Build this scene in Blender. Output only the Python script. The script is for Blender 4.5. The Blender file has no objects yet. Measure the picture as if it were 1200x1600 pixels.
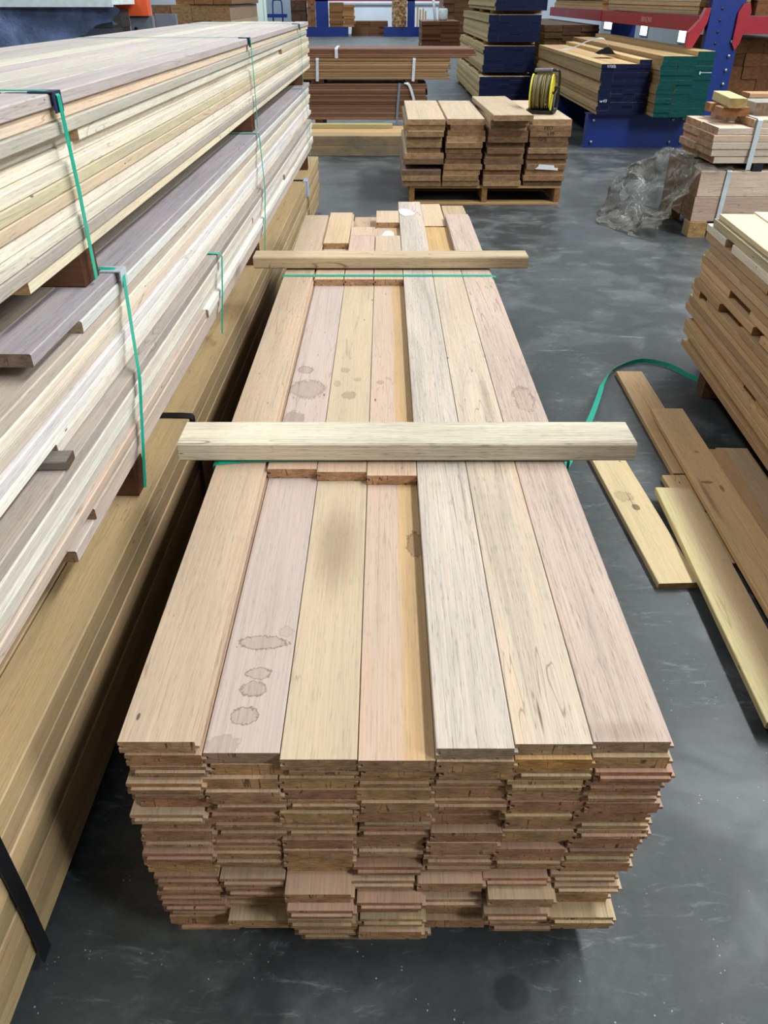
import bpy, math, random
from mathutils import Vector, Matrix, noise as mnoise

# ------------------------------------------------------------------ camera, light, exposure
SC = bpy.context.scene
COL = SC.collection
CAM_H, FPX, HORIZON = 1.5, 1200.0, -5.0
cam = bpy.data.cameras.new('camera')
cam_o = bpy.data.objects.new('camera', cam)
COL.objects.link(cam_o)
cam.sensor_fit = 'VERTICAL'
cam.sensor_height = 32.0
cam.lens = 32.0 * FPX / 1600.0
cam.clip_end = 200
cam.clip_start = 0.02
PITCH = math.atan((800 - HORIZON) / FPX)
cam_o.location = (0, 0, CAM_H)
cam_o.rotation_euler = (math.pi / 2 - PITCH, 0, 0)
SC.camera = cam_o

world = bpy.data.worlds.new('world')
SC.world = world
world.use_nodes = True
bg = world.node_tree.nodes['Background']
bg.inputs[0].default_value = (0.75, 0.86, 1.0, 1)
bg.inputs[1].default_value = 1.0


def area(name, loc, target, sx, sy, power, color):
    l = bpy.data.lights.new(name, 'AREA')
    l.shape = 'RECTANGLE'
    l.size, l.size_y, l.energy, l.color = sx, sy, power, color
    o = bpy.data.objects.new(name, l)
    o.location = loc
    d = Vector(target) - Vector(loc)
    o.rotation_euler = d.to_track_quat('-Z', 'Y').to_euler()
    COL.objects.link(o)
    return o


# daylight through the tall translucent panel high in the right wall, a little behind the camera
area('daylight_wall_panel', (10.2, -4.4, 8.0), (0.2, 2.2, 0.6), 3.0, 3.0, 1750, (0.92, 0.965, 1.0))
# translucent roof sheets
for i, (x, y, ly, p) in enumerate([(-5.0, 6, 16, 700), (6.6, 6.0, 14, 2700), (-4.5, 27, 22, 1300), (6.6, 27, 22, 500)]):
    area('daylight_roof_sheet', (x, y, 10.4), (x, y, 0), 1.3, ly, p, (0.90, 0.955, 1.0))
# a sheet over the far bay
area('daylight_far_bay', (0.0, 39.0, 9.8), (0.0, 43.5, 1.0), 8, 2, 1600, (0.85, 0.94, 1.0))

# short light paths are enough for an open hall and keep the render quick
SC.cycles.max_bounces = 6
SC.cycles.diffuse_bounces = 3
SC.cycles.glossy_bounces = 2
SC.cycles.transparent_max_bounces = 8
SC.cycles.caustics_reflective = False
SC.cycles.caustics_refractive = False

SC.view_settings.view_transform = 'Standard'
SC.view_settings.look = 'None'
SC.view_settings.gamma = 1.0
SC.view_settings.use_curve_mapping = False
SC.view_settings.exposure = -0.17

RND = random.Random(7)


def lin(c):
    return tuple(((v / 255.0) / 12.92 if v / 255.0 <= 0.04045 else ((v / 255.0 + 0.055) / 1.055) ** 2.4) for v in c) + (1.0,)


# ------------------------------------------------------------------ node helpers
class NT:
    def __init__(self, name):
        self.m = bpy.data.materials.new(name)
        self.m.use_nodes = True
        self.t = self.m.node_tree
        self.b = self.t.nodes['Principled BSDF']
        self.out = self.t.nodes['Material Output']

    def n(self, typ, **kw):
        nd = self.t.nodes.new(typ)
        ins = kw.pop('ins', {})
        for k, v in kw.items():
            setattr(nd, k, v)
        for k, v in ins.items():
            self.put(nd.inputs[k], v)
        return nd

    def put(self, sock, v):
        if hasattr(v, 'is_output'):
            self.t.links.new(v, sock)
        else:
            sock.default_value = v

    def math(self, op, a, b=None, c=None, clamp=False):
        nd = self.n('ShaderNodeMath', operation=op, use_clamp=clamp)
        self.put(nd.inputs[0], a)
        if b is not None:
            self.put(nd.inputs[1], b)
        if c is not None:
            self.put(nd.inputs[2], c)
        return nd.outputs[0]

    def vmath(self, op, a, b=None):
        nd = self.n('ShaderNodeVectorMath', operation=op)
        self.put(nd.inputs[0], a)
        if b is not None:
            self.put(nd.inputs[1], b)
        return nd.outputs[0] if op not in ('LENGTH', 'DOT_PRODUCT') else nd.outputs['Value']

    def noise(self, vec, scale=1.0, detail=2.0, rough=0.5, dist=0.0):
        nd = self.n('ShaderNodeTexNoise', ins={'Vector': vec, 'Scale': scale, 'Detail': detail, 'Roughness': rough, 'Distortion': dist})
        return nd.outputs['Fac']

    def ramp(self, v, lo, hi, a=0.0, b=1.0, smooth=True):
        nd = self.n('ShaderNodeMapRange', interpolation_type='SMOOTHSTEP' if smooth else 'LINEAR')
        self.put(nd.inputs['Value'], v)
        for k, x in (('From Min', lo), ('From Max', hi), ('To Min', a), ('To Max', b)):
            self.put(nd.inputs[k], x)
        return nd.outputs[0]

    def mix(self, f, a, b, mode='MIX'):
        nd = self.n('ShaderNodeMix', data_type='RGBA', blend_type=mode)
        self.put(nd.inputs[0], f)
        self.put(nd.inputs[6], a)
        self.put(nd.inputs[7], b)
        return nd.outputs[2]

    def gray(self, v):
        nd = self.n('ShaderNodeCombineColor')
        for i in range(3):
            self.put(nd.inputs[i], v)
        return nd.outputs[0]

    def bump(self, h, strength=0.2, dist=0.002):
        nd = self.n('ShaderNodeBump', ins={'Strength': strength, 'Distance': dist, 'Height': h})
        self.t.links.new(nd.outputs[0], self.b.inputs['Normal'])

    def base(self, c):
        self.put(self.b.inputs['Base Color'], c)

    def set(self, **kw):
        for k, v in kw.items():
            self.put(self.b.inputs[k.replace('_', ' ')], v)


def make_end(name, end_paint, end_dark, checks):
    """Sawn end of a board: darker end grain with saw marks and drying checks, or brushed-on end paint."""
    key = ('end', end_paint, end_dark, checks)
    if key in _ends:
        return _ends[key]
    N = NT(name)
    tc = N.n('ShaderNodeTexCoord').outputs['Object']
    oi = N.n('ShaderNodeObjectInfo')
    rnd, ocol = oi.outputs['Random'], oi.outputs['Color']
    off = N.n('ShaderNodeCombineXYZ', ins={0: N.math('MULTIPLY', rnd, 37.0), 1: 0.0, 2: N.math('MULTIPLY', rnd, 53.0)}).outputs[0]
    v = N.vmath('ADD', tc, off)
    if end_paint is not None:
        en = N.noise(N.vmath('MULTIPLY', v, (25.0, 25.0, 60.0)), 1.0, 2.0)
        ecol = N.mix(1.0, end_paint, N.gray(N.ramp(en, 0.2, 0.8, 0.7, 1.3)), 'MULTIPLY')
    else:
        en = N.noise(N.vmath('MULTIPLY', v, (60.0, 60.0, 320.0)), 1.0, 2.0, 0.65)
        en2 = N.noise(N.vmath('MULTIPLY', v, (18.0, 18.0, 40.0)), 1.0, 2.0)
        eb = N.math('ADD', N.ramp(en, 0.2, 0.8, 0.6, 1.25), N.ramp(en2, 0.3, 0.7, -0.22, 0.22))
        ecol = N.mix(1.0, N.mix(1.0, ocol, end_dark + (1.0,), 'MULTIPLY'), N.gray(eb), 'MULTIPLY')
        ck = N.noise(N.vmath('MULTIPLY', v, (55.0, 55.0, 5.0)), 1.0, 1.0)
        ckm = N.math('MULTIPLY', N.ramp(N.math('ABSOLUTE', N.math('SUBTRACT', ck, 0.5)), 0.0, 0.02, 1.0, 0.0), N.ramp(en2, 0.5, 0.6))
        ecol = N.mix(N.math('MULTIPLY', ckm, checks), ecol, (0.02, 0.013, 0.01, 1))
    N.base(ecol)
    N.set(Roughness=0.75)
    N.b.inputs['Specular IOR Level'].default_value = 0.2
    _ends[key] = N.m
    return N.m


_ends = {}


def make_wood(name, end_paint=None, stains=(), gold=None, contrast=1.0, rough=0.62, end_dark=(0.70, 0.56, 0.43), checks=0.5, saw=0.0, weather=0.0):
    """Timber: board runs along local Y. Tint = object colour. stains: (cx, cy, rx, ry, depth, ring)."""
    N = NT(name)
    tc = N.n('ShaderNodeTexCoord').outputs['Object']
    oi = N.n('ShaderNodeObjectInfo')
    rnd, ocol = oi.outputs['Random'], oi.outputs['Color']
    off = N.n('ShaderNodeCombineXYZ', ins={0: N.math('MULTIPLY', rnd, 37.0), 1: N.math('MULTIPLY', rnd, 91.0), 2: N.math('MULTIPLY', rnd, 53.0)}).outputs[0]
    v = N.vmath('ADD', tc, off)
    v1 = N.vmath('MULTIPLY', v, (13.0, 0.8, 13.0))
    v2 = N.vmath('MULTIPLY', v, (310.0, 4.5, 310.0))
    v3 = N.vmath('MULTIPLY', v, (42.0, 0.5, 42.0))
    n1 = N.noise(v1, 1.0, 3.0, 0.55, 1.4)
    n2 = N.noise(v2, 1.0, 2.0, 0.6)
    n3 = N.noise(v3, 1.0, 2.0, 0.6, 0.6)
    n4 = N.noise(N.vmath('MULTIPLY', v, (620.0, 26.0, 620.0)), 1.0, 1.0)
    br = N.math('MULTIPLY_ADD', N.math('SUBTRACT', n1, 0.5), 0.55 * contrast, 1.0)
    br = N.math('MULTIPLY_ADD', N.math('SUBTRACT', n2, 0.5), 0.62 * contrast, br)
    br = N.math('SUBTRACT', br, N.math('MULTIPLY', N.ramp(n4, 0.58, 0.72), 0.26 * contrast))
    br = N.math('ADD', br, 0.03)
    streak = N.ramp(n3, 0.60, 0.78)
    br = N.math('SUBTRACT', br, N.math('MULTIPLY', streak, 0.22 * contrast))
    # broad sun-bleached / darker patches that belong to each board
    n5 = N.noise(N.vmath('MULTIPLY', v, (5.0, 1.3, 5.0)), 1.0, 2.0)
    br = N.math('MULTIPLY_ADD', N.math('SUBTRACT', n5, 0.5), 0.30 * contrast, br)
    col = N.mix(1.0, ocol, N.gray(br), 'MULTIPLY')
    # pink-brown heartwood drift
    col = N.mix(N.ramp(n1, 0.48, 0.75, 0.0, 0.55), col, N.mix(1.0, col, (0.95, 0.82, 0.73, 1), 'MULTIPLY'))
    # pin holes and specks
    vo = N.n('ShaderNodeTexVoronoi', ins={'Vector': N.vmath('MULTIPLY', v, (26.0, 9.0, 26.0)), 'Scale': 1.0}).outputs['Distance']
    hole = N.math('MULTIPLY', N.ramp(vo, 0.05, 0.085, 1.0, 0.0), N.ramp(n5, 0.54, 0.58))
    col = N.mix(N.math('MULTIPLY', hole, 0.8), col, (0.03, 0.02, 0.015, 1))
    # thin dark gum veins
    vein = N.noise(N.vmath('MULTIPLY', v, (20.0, 0.9, 20.0)), 1.0, 2.0, 0.7, 1.0)
    vm = N.math('MULTIPLY', N.ramp(N.math('ABSOLUTE', N.math('SUBTRACT', vein, 0.5)), 0.0, 0.012, 1.0, 0.0), N.ramp(n5, 0.5, 0.62))
    col = N.mix(N.math('MULTIPLY', vm, 0.55 * contrast), col, N.mix(1.0, col, (0.36, 0.28, 0.24, 1), 'MULTIPLY'))
    if weather > 0:
        wn = N.noise(N.vmath('MULTIPLY', v, (9.0, 0.6, 9.0)), 1.0, 3.0, 0.6)
        col = N.mix(N.ramp(wn, 0.56, 0.72, 0.0, weather), col, (0.26, 0.27, 0.29, 1))
    sep = N.n('ShaderNodeSeparateXYZ', ins={0: tc})
    lx, ly = sep.outputs[0], sep.outputs[1]
    if gold:
        gx, gw, gc = gold
        wob = N.math('MULTIPLY', N.math('SUBTRACT', N.noise(N.vmath('MULTIPLY', v, (4.0, 3.0, 4.0)), 1.0, 2.0), 0.5), 0.012)
        col = N.mix(N.math('MULTIPLY', N.ramp(N.math('ADD', lx, wob), gx - gw, gx + gw), 0.9), col, N.mix(1.0, gc, N.gray(br), 'MULTIPLY'))
    if any(q[5] > 0 for q in stains):
        wob = N.noise(N.vmath('MULTIPLY', v, (150.0, 110.0, 150.0)), 1.0, 2.0, 0.6)
        wob2 = N.noise(N.vmath('MULTIPLY', v, (30.0, 26.0, 30.0)), 1.0, 1.0)
    for (cx, cy, rx, ry, depth, ring) in stains:
        dx = N.math('DIVIDE', N.math('SUBTRACT', lx, cx), rx)
        dy = N.math('DIVIDE', N.math('SUBTRACT', ly, cy), ry)
        d = N.math('SQRT', N.math('ADD', N.math('MULTIPLY', dx, dx), N.math('MULTIPLY', dy, dy)))
        if ring > 0:
            d = N.math('ADD', d, N.math('MULTIPLY', N.math('SUBTRACT', wob, 0.5), 1.0))
            d = N.math('ADD', d, N.math('MULTIPLY', N.math('SUBTRACT', wob2, 0.5), 0.7))
            inn = N.ramp(d, 0.95, 1.05, depth, 0.0)
            rg = N.ramp(N.math('ABSOLUTE', N.math('SUBTRACT', d, 0.98)), 0.02, 0.16, ring, 0.0)
            f = N.math('MAXIMUM', inn, rg)
        else:
            f = N.ramp(d, 0.2, 1.1, depth, 0.0)
        col = N.mix(f, col, N.mix(1.0, col, (0.30, 0.22, 0.17, 1), 'MULTIPLY'))
    N.base(col)
    N.set(Roughness=rough)
    N.b.inputs['Specular IOR Level'].default_value = 0.25
    return N.m, make_end(name + '_end_grain', end_paint, end_dark, checks)


def plain(name, col, rough=0.5, metal=0.0, spec=0.5, noise=0.12, nscale=14.0, trans=0.0, coat=0.0):
    N = NT(name)
    tc = N.n('ShaderNodeTexCoord').outputs['Object']
    n = N.noise(tc, nscale, 4.0, 0.6)
    c = lin(col)
    N.base(N.mix(1.0, c, N.gray(N.ramp(n, 0.25, 0.75, 1 - noise, 1 + noise, False)), 'MULTIPLY'))
    N.set(Roughness=N.ramp(n, 0.2, 0.8, max(0.02, rough - 0.06), min(1.0, rough + 0.06)), Metallic=metal)
    N.b.inputs['Specular IOR Level'].default_value = spec
    N.b.inputs['Coat Weight'].default_value = coat
    if trans:
        N.b.inputs['Transmission Weight'].default_value = trans
    return N.m


def make_film(name, tint, opacity, rough=0.12):
    """Clear stretch film: mostly see-through with sharp glints."""
    N = NT(name)
    tc = N.n('ShaderNodeTexCoord').outputs['Object']
    n = N.noise(tc, 3.5, 3.0, 0.5, 0.5)
    N.base(tint)
    N.set(Roughness=rough)
    N.b.inputs['Specular IOR Level'].default_value = 0.9
    nd = N.n('ShaderNodeBump', ins={'Strength': 0.6, 'Distance': 0.02, 'Height': N.noise(tc, 22.0, 4.0, 0.6, 1.0)})
    N.t.links.new(nd.outputs[0], N.b.inputs['Normal'])
    fr = N.n('ShaderNodeLayerWeight', ins={'Blend': 0.45}).outputs['Facing']
    a = N.math('ADD', N.math('MULTIPLY', fr, 0.25), N.ramp(n, 0.3, 0.75, opacity * 0.5, opacity * 1.5))
    N.put(N.b.inputs['Alpha'], N.math('MINIMUM', a, 0.95))
    return N.m


def make_floor():
    N = NT('dark_concrete')
    tc = N.n('ShaderNodeTexCoord').outputs['Object']
    big = N.noise(tc, 0.55, 4.0, 0.6, 0.6)
    mid = N.noise(tc, 3.2, 6.0, 0.65, 0.4)
    fine = N.noise(tc, 42.0, 4.0, 0.65)
    swirl = N.noise(N.vmath('MULTIPLY', tc, (1.6, 5.0, 1.0)), 1.6, 5.0, 0.65, 1.6)
    c = N.mix(N.ramp(big, 0.3, 0.7), lin((50, 53, 52)), lin((69, 73, 72)))
    c = N.mix(N.ramp(mid, 0.44, 0.68, 0.0, 0.75), c, lin((93, 97, 95)))
    c = N.mix(N.ramp(swirl, 0.52, 0.75, 0.0, 0.5), c, lin((43, 46, 47)))
    c = N.mix(1.0, c, N.gray(N.ramp(fine, 0.2, 0.8, 0.8, 1.2, False)), 'MULTIPLY')
    # dust, chalk scuffs
    scuff = N.noise(N.vmath('MULTIPLY', tc, (2.5, 9.0, 1.0)), 3.0, 6.0, 0.75, 0.8)
    c = N.mix(N.math('MULTIPLY', N.ramp(scuff, 0.55, 0.70), N.ramp(mid, 0.38, 0.6, 0.0, 0.6)), c, lin((150, 156, 158)))
    # saw crumbs
    vo = N.n('ShaderNodeTexVoronoi', ins={'Vector': tc, 'Scale': 85.0})
    gate = N.noise(tc, 9.0, 2.0)
    sp = N.math('MULTIPLY', N.ramp(vo.outputs['Distance'], 0.09, 0.16, 1.0, 0.0), N.ramp(gate, 0.52, 0.62))
    rs = N.n('ShaderNodeSeparateColor', ins={0: vo.outputs['Color']}).outputs[0]
    sp = N.math('MULTIPLY', sp, N.math('GREATER_THAN', rs, 0.55))
    c = N.mix(N.math('MULTIPLY', sp, 0.8), c, lin((190, 186, 172)))
    # hairline cracks
    cr = N.noise(tc, 0.9, 4.0, 0.6, 0.3)
    cm = N.math('MULTIPLY', N.ramp(N.math('ABSOLUTE', N.math('SUBTRACT', cr, 0.5)), 0.0, 0.0035, 1.0, 0.0), N.ramp(big, 0.45, 0.6))
    c = N.mix(N.math('MULTIPLY', cm, 0.5), c, lin((40, 42, 44)))
    # old oil spot near the front of the board stack
    sep = N.n('ShaderNodeSeparateXYZ', ins={0: tc})
    for (cx, cy, r) in ((0.232, 0.672, 0.034),):
        dx = N.math('SUBTRACT', sep.outputs[0], cx)
        dy = N.math('SUBTRACT', sep.outputs[1], cy)
        d = N.math('SQRT', N.math('ADD', N.math('MULTIPLY', dx, dx), N.math('MULTIPLY', dy, dy)))
        d = N.math('ADD', d, N.math('MULTIPLY', N.math('SUBTRACT', fine, 0.5), 0.01))
        c = N.mix(N.ramp(d, r * 0.75, r * 1.1, 0.6, 0.0), c, lin((26, 27, 28)))
    N.base(c)
    N.set(Roughness=N.ramp(mid, 0.3, 0.7, 0.36, 0.58))
    N.b.inputs['Specular IOR Level'].default_value = 0.42
    N.bump(fine, 0.12, 0.003)
    return N.m


def make_emit(name, col, strength):
    N = NT(name)
    N.base(lin(col))
    N.put(N.b.inputs['Emission Color'], lin(col))
    N.b.inputs['Emission Strength'].default_value = strength
    return N.m


M = {}
M['floor'] = make_floor()
M['wood'] = make_wood('timber')
M['flooring'] = make_wood('flooring_timber', contrast=0.9, end_dark=(0.86, 0.70, 0.54), checks=0.8)
M['pale'] = make_wood('pale_sawn_timber', contrast=1.0, end_dark=(0.62, 0.45, 0.32), weather=0.25)
M['grey'] = make_wood('weathered_timber', contrast=1.1, end_dark=(0.6, 0.45, 0.34))
M['dark'] = make_wood('dark_timber', contrast=1.2)
M['blue_end'] = make_wood('timber_blue_ends', end_paint=lin((8, 20, 52)))
M['green_end'] = make_wood('timber_green_ends', end_paint=lin((2, 68, 64)))
M['strap_green'] = plain('green_strap', (8, 168, 138), 0.35, spec=0.6)
M['strap_white'] = plain('white_strap', (208, 214, 216), 0.35)
M['strap_black'] = plain('black_strap', (22, 23, 26), 0.4)
M['black'] = plain('black_plastic', (24, 25, 27), 0.45)
M['cloth_black'] = plain('black_cloth', (14, 14, 16), 0.9, spec=0.1)
M['navy'] = plain('navy_plastic', (34, 44, 78), 0.45)
M['grey_plastic'] = plain('grey_plastic', (120, 122, 124), 0.5)
M['yellow'] = plain('yellow_plastic', (226, 208, 56), 0.38)
M['cable'] = plain('cable_sheath', (122, 112, 58), 0.5)
M['cable2'] = plain('dark_cable_sheath', (64, 60, 40), 0.5)
M['rack_blue'] = plain('rack_blue_paint', (7, 42, 118), 0.42, spec=0.5)
M['rack_red'] = plain('rack_red_paint', (158, 30, 44), 0.42)
M['orange'] = plain('rack_orange_paint', (238, 96, 48), 0.45)
M['steel'] = plain('grey_steel', (120, 126, 138), 0.5)
M['zinc'] = plain('zinc_bolt', (170, 172, 176), 0.35, metal=0.8)
M['clear'] = plain('clear_plastic', (190, 200, 205), 0.15)
M['white'] = plain('white_sheet', (226, 240, 238), 0.5)
M['paper'] = plain('white_paper', (240, 240, 236), 0.8)
M['ink'] = plain('black_ink', (34, 28, 26), 0.8)
M['chalk'] = plain('white_chalk', (200, 204, 210), 0.9)
M['beamtext'] = plain('faded_white_print', (205, 170, 175), 0.8)
M['film'] = make_film('clear_film', lin((124, 120, 108)), 0.40, 0.08)
M['blue_film'] = make_film('blue_grey_film', lin((132, 152, 198)), 0.75)
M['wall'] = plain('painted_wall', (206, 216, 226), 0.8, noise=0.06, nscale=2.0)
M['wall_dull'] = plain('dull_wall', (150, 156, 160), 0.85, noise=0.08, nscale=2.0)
M['roof'] = plain('roof_sheet', (188, 194, 200), 0.7, noise=0.06, nscale=2.0)
M['door_white'] = plain('door_white', (226, 240, 228), 0.6, noise=0.04)
M['door_grey'] = plain('door_grey', (138, 152, 160), 0.6, noise=0.06)
M['panel_glow'] = make_emit('daylit_sheet', (235, 245, 255), 3.0)

# ------------------------------------------------------------------ geometry helpers
def mesh(name, V, F, smooth=False):
    me = bpy.data.meshes.new(name)
    me.from_pydata(V, [], F)
    me.update()
    if smooth:
        me.polygons.foreach_set('use_smooth', [True] * len(me.polygons))
    return me


def obj(name, me, mat=None, parent=None, loc=(0, 0, 0), rot=(0, 0, 0), col=None):
    o = bpy.data.objects.new(name, me)
    COL.objects.link(o)
    o.location = loc
    o.rotation_euler = rot
    if parent is not None:
        o.parent = parent
    if mat is not None and me is not None:
        m = M[mat] if isinstance(mat, str) else mat
        ms = m if isinstance(m, tuple) else (m,)
        while len(me.materials) < (2 if me.get('has_ends') else 1):
            me.materials.append(ms[min(len(me.materials), len(ms) - 1)])
        for q in range(len(me.materials)):
            mm = ms[min(q, len(ms) - 1)]
            if me.materials[q] != mm:
                o.material_slots[q].link = 'OBJECT'
                o.material_slots[q].material = mm
    if col is not None:
        o.color = col
    return o


def tag(o, label, cat, group=None):
    o['label'] = label
    o['category'] = cat
    if group:
        o['group'] = group
    return o


def thing(name, label, cat, loc=(0, 0, 0), rz=0.0, group=None):
    o = bpy.data.objects.new(name, None)
    COL.objects.link(o)
    o.empty_display_size = 0.1
    o.location = loc
    o.rotation_euler = (0, 0, rz)
    return tag(o, label, cat, group)


def extrude_profile(name, prof, L, y0=0.0):
    n = len(prof)
    V = [(x, y0, z) for x, z in prof] + [(x, y0 + L, z) for x, z in prof]
    F = [tuple(range(n)), tuple(range(2 * n - 1, n - 1, -1))]
    F = [tuple(reversed(F[0])), tuple(reversed(F[1]))]
    for i in range(n):
        j = (i + 1) % n
        F.append((i, j, n + j, n + i))
    return V, F


_cache = {}


def mark_ends(me):
    me['has_ends'] = 1
    for p in me.polygons:
        p.material_index = 1 if abs(p.normal.y) > 0.75 else 0
    return me


def fix_normals(me):
    import bmesh
    bm = bmesh.new()
    bm.from_mesh(me)
    bmesh.ops.recalc_face_normals(bm, faces=bm.faces)
    bm.to_mesh(me)
    bm.free()
    me.update()
    return me


def plank_mesh(w, t, L, c=0.0015):
    """Sawn board: length along +Y from 0, centred in X, bottom at z=0, eased arrises."""
    key = ('p', round(w, 4), round(t, 4), round(L, 3), c)
    if key not in _cache:
        h = w / 2
        prof = [(-h + c, 0), (h - c, 0), (h, c), (h, t - c), (h - c, t), (-h + c, t), (-h, t - c), (-h, c)]
        V, F = extrude_profile('plank', prof, L)
        _cache[key] = mark_ends(fix_normals(mesh('plank', V, F)))
    return _cache[key]


def tg_mesh(w, t, L, endtongue):
    """Tongue-and-groove floorboard with two relief grooves underneath."""
    key = ('tg', round(w, 4), round(t, 4), round(L, 3), endtongue)
    if key not in _cache:
        h = w / 2
        a, b = t * 0.40, t * 0.66
        g = 0.0028
        prof = [(-h, 0.0), (-h * 0.62, 0), (-h * 0.60, g), (-h * 0.52, g), (-h * 0.50, 0), (h * 0.50, 0), (h * 0.52, g), (h * 0.60, g), (h * 0.62, 0), (h - 0.001, 0),
                (h - 0.001, a), (h + 0.0062, a + 0.0008), (h + 0.0062, b - 0.0008), (h, b), (h, t - 0.001), (h - 0.001, t),
                (-h + 0.001, t), (-h, t - 0.001), (-h, b + 0.0004), (-h + 0.0070, b), (-h + 0.0070, a), (-h, a - 0.0004)]
        V, F = extrude_profile('b', prof, L)
        if endtongue:
            k = len(V)
            x0, x1, y0 = -h + 0.008, h - 0.002, -0.0055
            for y in (y0, 0.0005):
                V += [(x0, y, a), (x1, y, a), (x1, y, b), (x0, y, b)]
            F += [(k, k + 1, k + 2, k + 3), (k + 4, k + 7, k + 6, k + 5), (k, k + 4, k + 5, k + 1), (k + 1, k + 5, k + 6, k + 2), (k + 2, k + 6, k + 7, k + 3), (k + 3, k + 7, k + 4, k)]
        _cache[key] = mark_ends(fix_normals(mesh('floorboard', V, F)))
    return _cache[key]


def boxes_mesh(name, boxes, c=0.0):
    """One mesh from boxes (x0,x1,y0,y1,z0,z1) that belong to one rigid part."""
    V, F = [], []
    for (x0, x1, y0, y1, z0, z1) in boxes:
        k = len(V)
        V += [(x0, y0, z0), (x1, y0, z0), (x1, y1, z0), (x0, y1, z0), (x0, y0, z1), (x1, y0, z1), (x1, y1, z1), (x0, y1, z1)]
        F += [tuple(k + i for i in f) for f in ((0, 3, 2, 1), (4, 5, 6, 7), (0, 1, 5, 4), (1, 2, 6, 5), (2, 3, 7, 6), (3, 0, 4, 7))]
    return mesh(name, V, F)


def poly_prism(name, pts, thick, axis='Y'):
    """Prism from a 2D outline (x,z), extruded along Y by thick."""
    V, F = extrude_profile(name, pts, thick)
    return fix_normals(mesh(name, V, F))


def tube_mesh(name, pts, r, seg=8, closed=False):
    pts = [Vector(p) for p in pts]
    n = len(pts)
    V, F = [], []
    prev = None
    for i, p in enumerate(pts):
        a = pts[(i - 1) % n] if (closed or i > 0) else p
        b = pts[(i + 1) % n] if (closed or i < n - 1) else p
        d = (b - a).normalized()
        if prev is None:
            up = Vector((0, 0, 1)) if abs(d.z) < 0.9 else Vector((1, 0, 0))
            u = d.cross(up).normalized()
        else:
            u = (prev - d * prev.dot(d)).normalized()
        prev = u
        w = d.cross(u)
        rr = r[i] if isinstance(r, (list, tuple)) else r
        for k in range(seg):
            t = 2 * math.pi * k / seg
            V.append(tuple(p + (u * math.cos(t) + w * math.sin(t)) * rr))
    m = n if closed else n - 1
    for i in range(m):
        for k in range(seg):
            a, b = i * seg + k, i * seg + (k + 1) % seg
            c, d = ((i + 1) % n) * seg + (k + 1) % seg, ((i + 1) % n) * seg + k
            F.append((a, b, c, d))
    if not closed:
        F.append(tuple(range(seg - 1, -1, -1)))
        F.append(tuple(range((n - 1) * seg, n * seg)))
    return mesh(name, V, F, True)


def ribbon_mesh(name, pts, wdir, width, th=0.0012):
    """Flat strap through pts; wdir: width direction (one vector or one per point)."""
    pts = [Vector(p) for p in pts]
    n = len(pts)
    V, F = [], []
    for i, p in enumerate(pts):
        w = Vector(wdir[i] if isinstance(wdir, list) else wdir).normalized()
        d = (pts[min(i + 1, n - 1)] - pts[max(i - 1, 0)]).normalized()
        w = (w - d * w.dot(d)).normalized()
        nn = d.cross(w).normalized() * th / 2
        for s, q in ((-1, -1), (1, -1), (1, 1), (-1, 1)):
            V.append(tuple(p + w * (s * width / 2) + nn * q))
    for i in range(n - 1):
        for k in range(4):
            a, b = i * 4 + k, i * 4 + (k + 1) % 4
            F.append((a, b, b + 4, a + 4))
    F.append((3, 2, 1, 0))
    k = (n - 1) * 4
    F.append((k, k + 1, k + 2, k + 3))
    return fix_normals(mesh(name, V, F))


def disc_ring(name, r0, r1, x0, x1, seg=36, bulge=0.0):
    """Flange / drum of revolution about local X."""
    prof = [(x0, r0), (x0, r1 - 0.004), (x0 + 0.002, r1), (x1 - 0.002, r1), (x1, r1 - 0.004), (x1, r0)]
    V, F = [], []
    n = len(prof)
    for k in range(seg):
        t = 2 * math.pi * k / seg
        for x, r in prof:
            V.append((x, r * math.cos(t), r * math.sin(t)))
    for k in range(seg):
        for i in range(n):
            j = (i + 1) % n
            a = k * n + i
            b = k * n + j
            c = ((k + 1) % seg) * n + j
            d = ((k + 1) % seg) * n + i
            F.append((a, b, c, d))
    return fix_normals(mesh(name, V, F))


def text_mesh(body, size, depth=0.0008):
    cu = bpy.data.curves.new('lettering', 'FONT')
    cu.body = body
    cu.size = size
    cu.extrude = depth
    cu.align_x = 'CENTER'
    cu.align_y = 'CENTER'
    o = bpy.data.objects.new('tmp_text', cu)
    COL.objects.link(o)
    bpy.context.view_layer.update()
    dg = bpy.context.evaluated_depsgraph_get()
    me = bpy.data.meshes.new_from_object(o.evaluated_get(dg))
    bpy.data.objects.remove(o)
    me.name = 'lettering'
    me.materials.clear()
    return me


def pick(pal, j=0.10, rng=RND):
    c = rng.choice(pal)
    f = 1 + rng.uniform(-j, j)
    return tuple(min(1.0, v * f * (1 + rng.uniform(-0.03, 0.03))) for v in lin(c)[:3]) + (1.0,)


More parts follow.
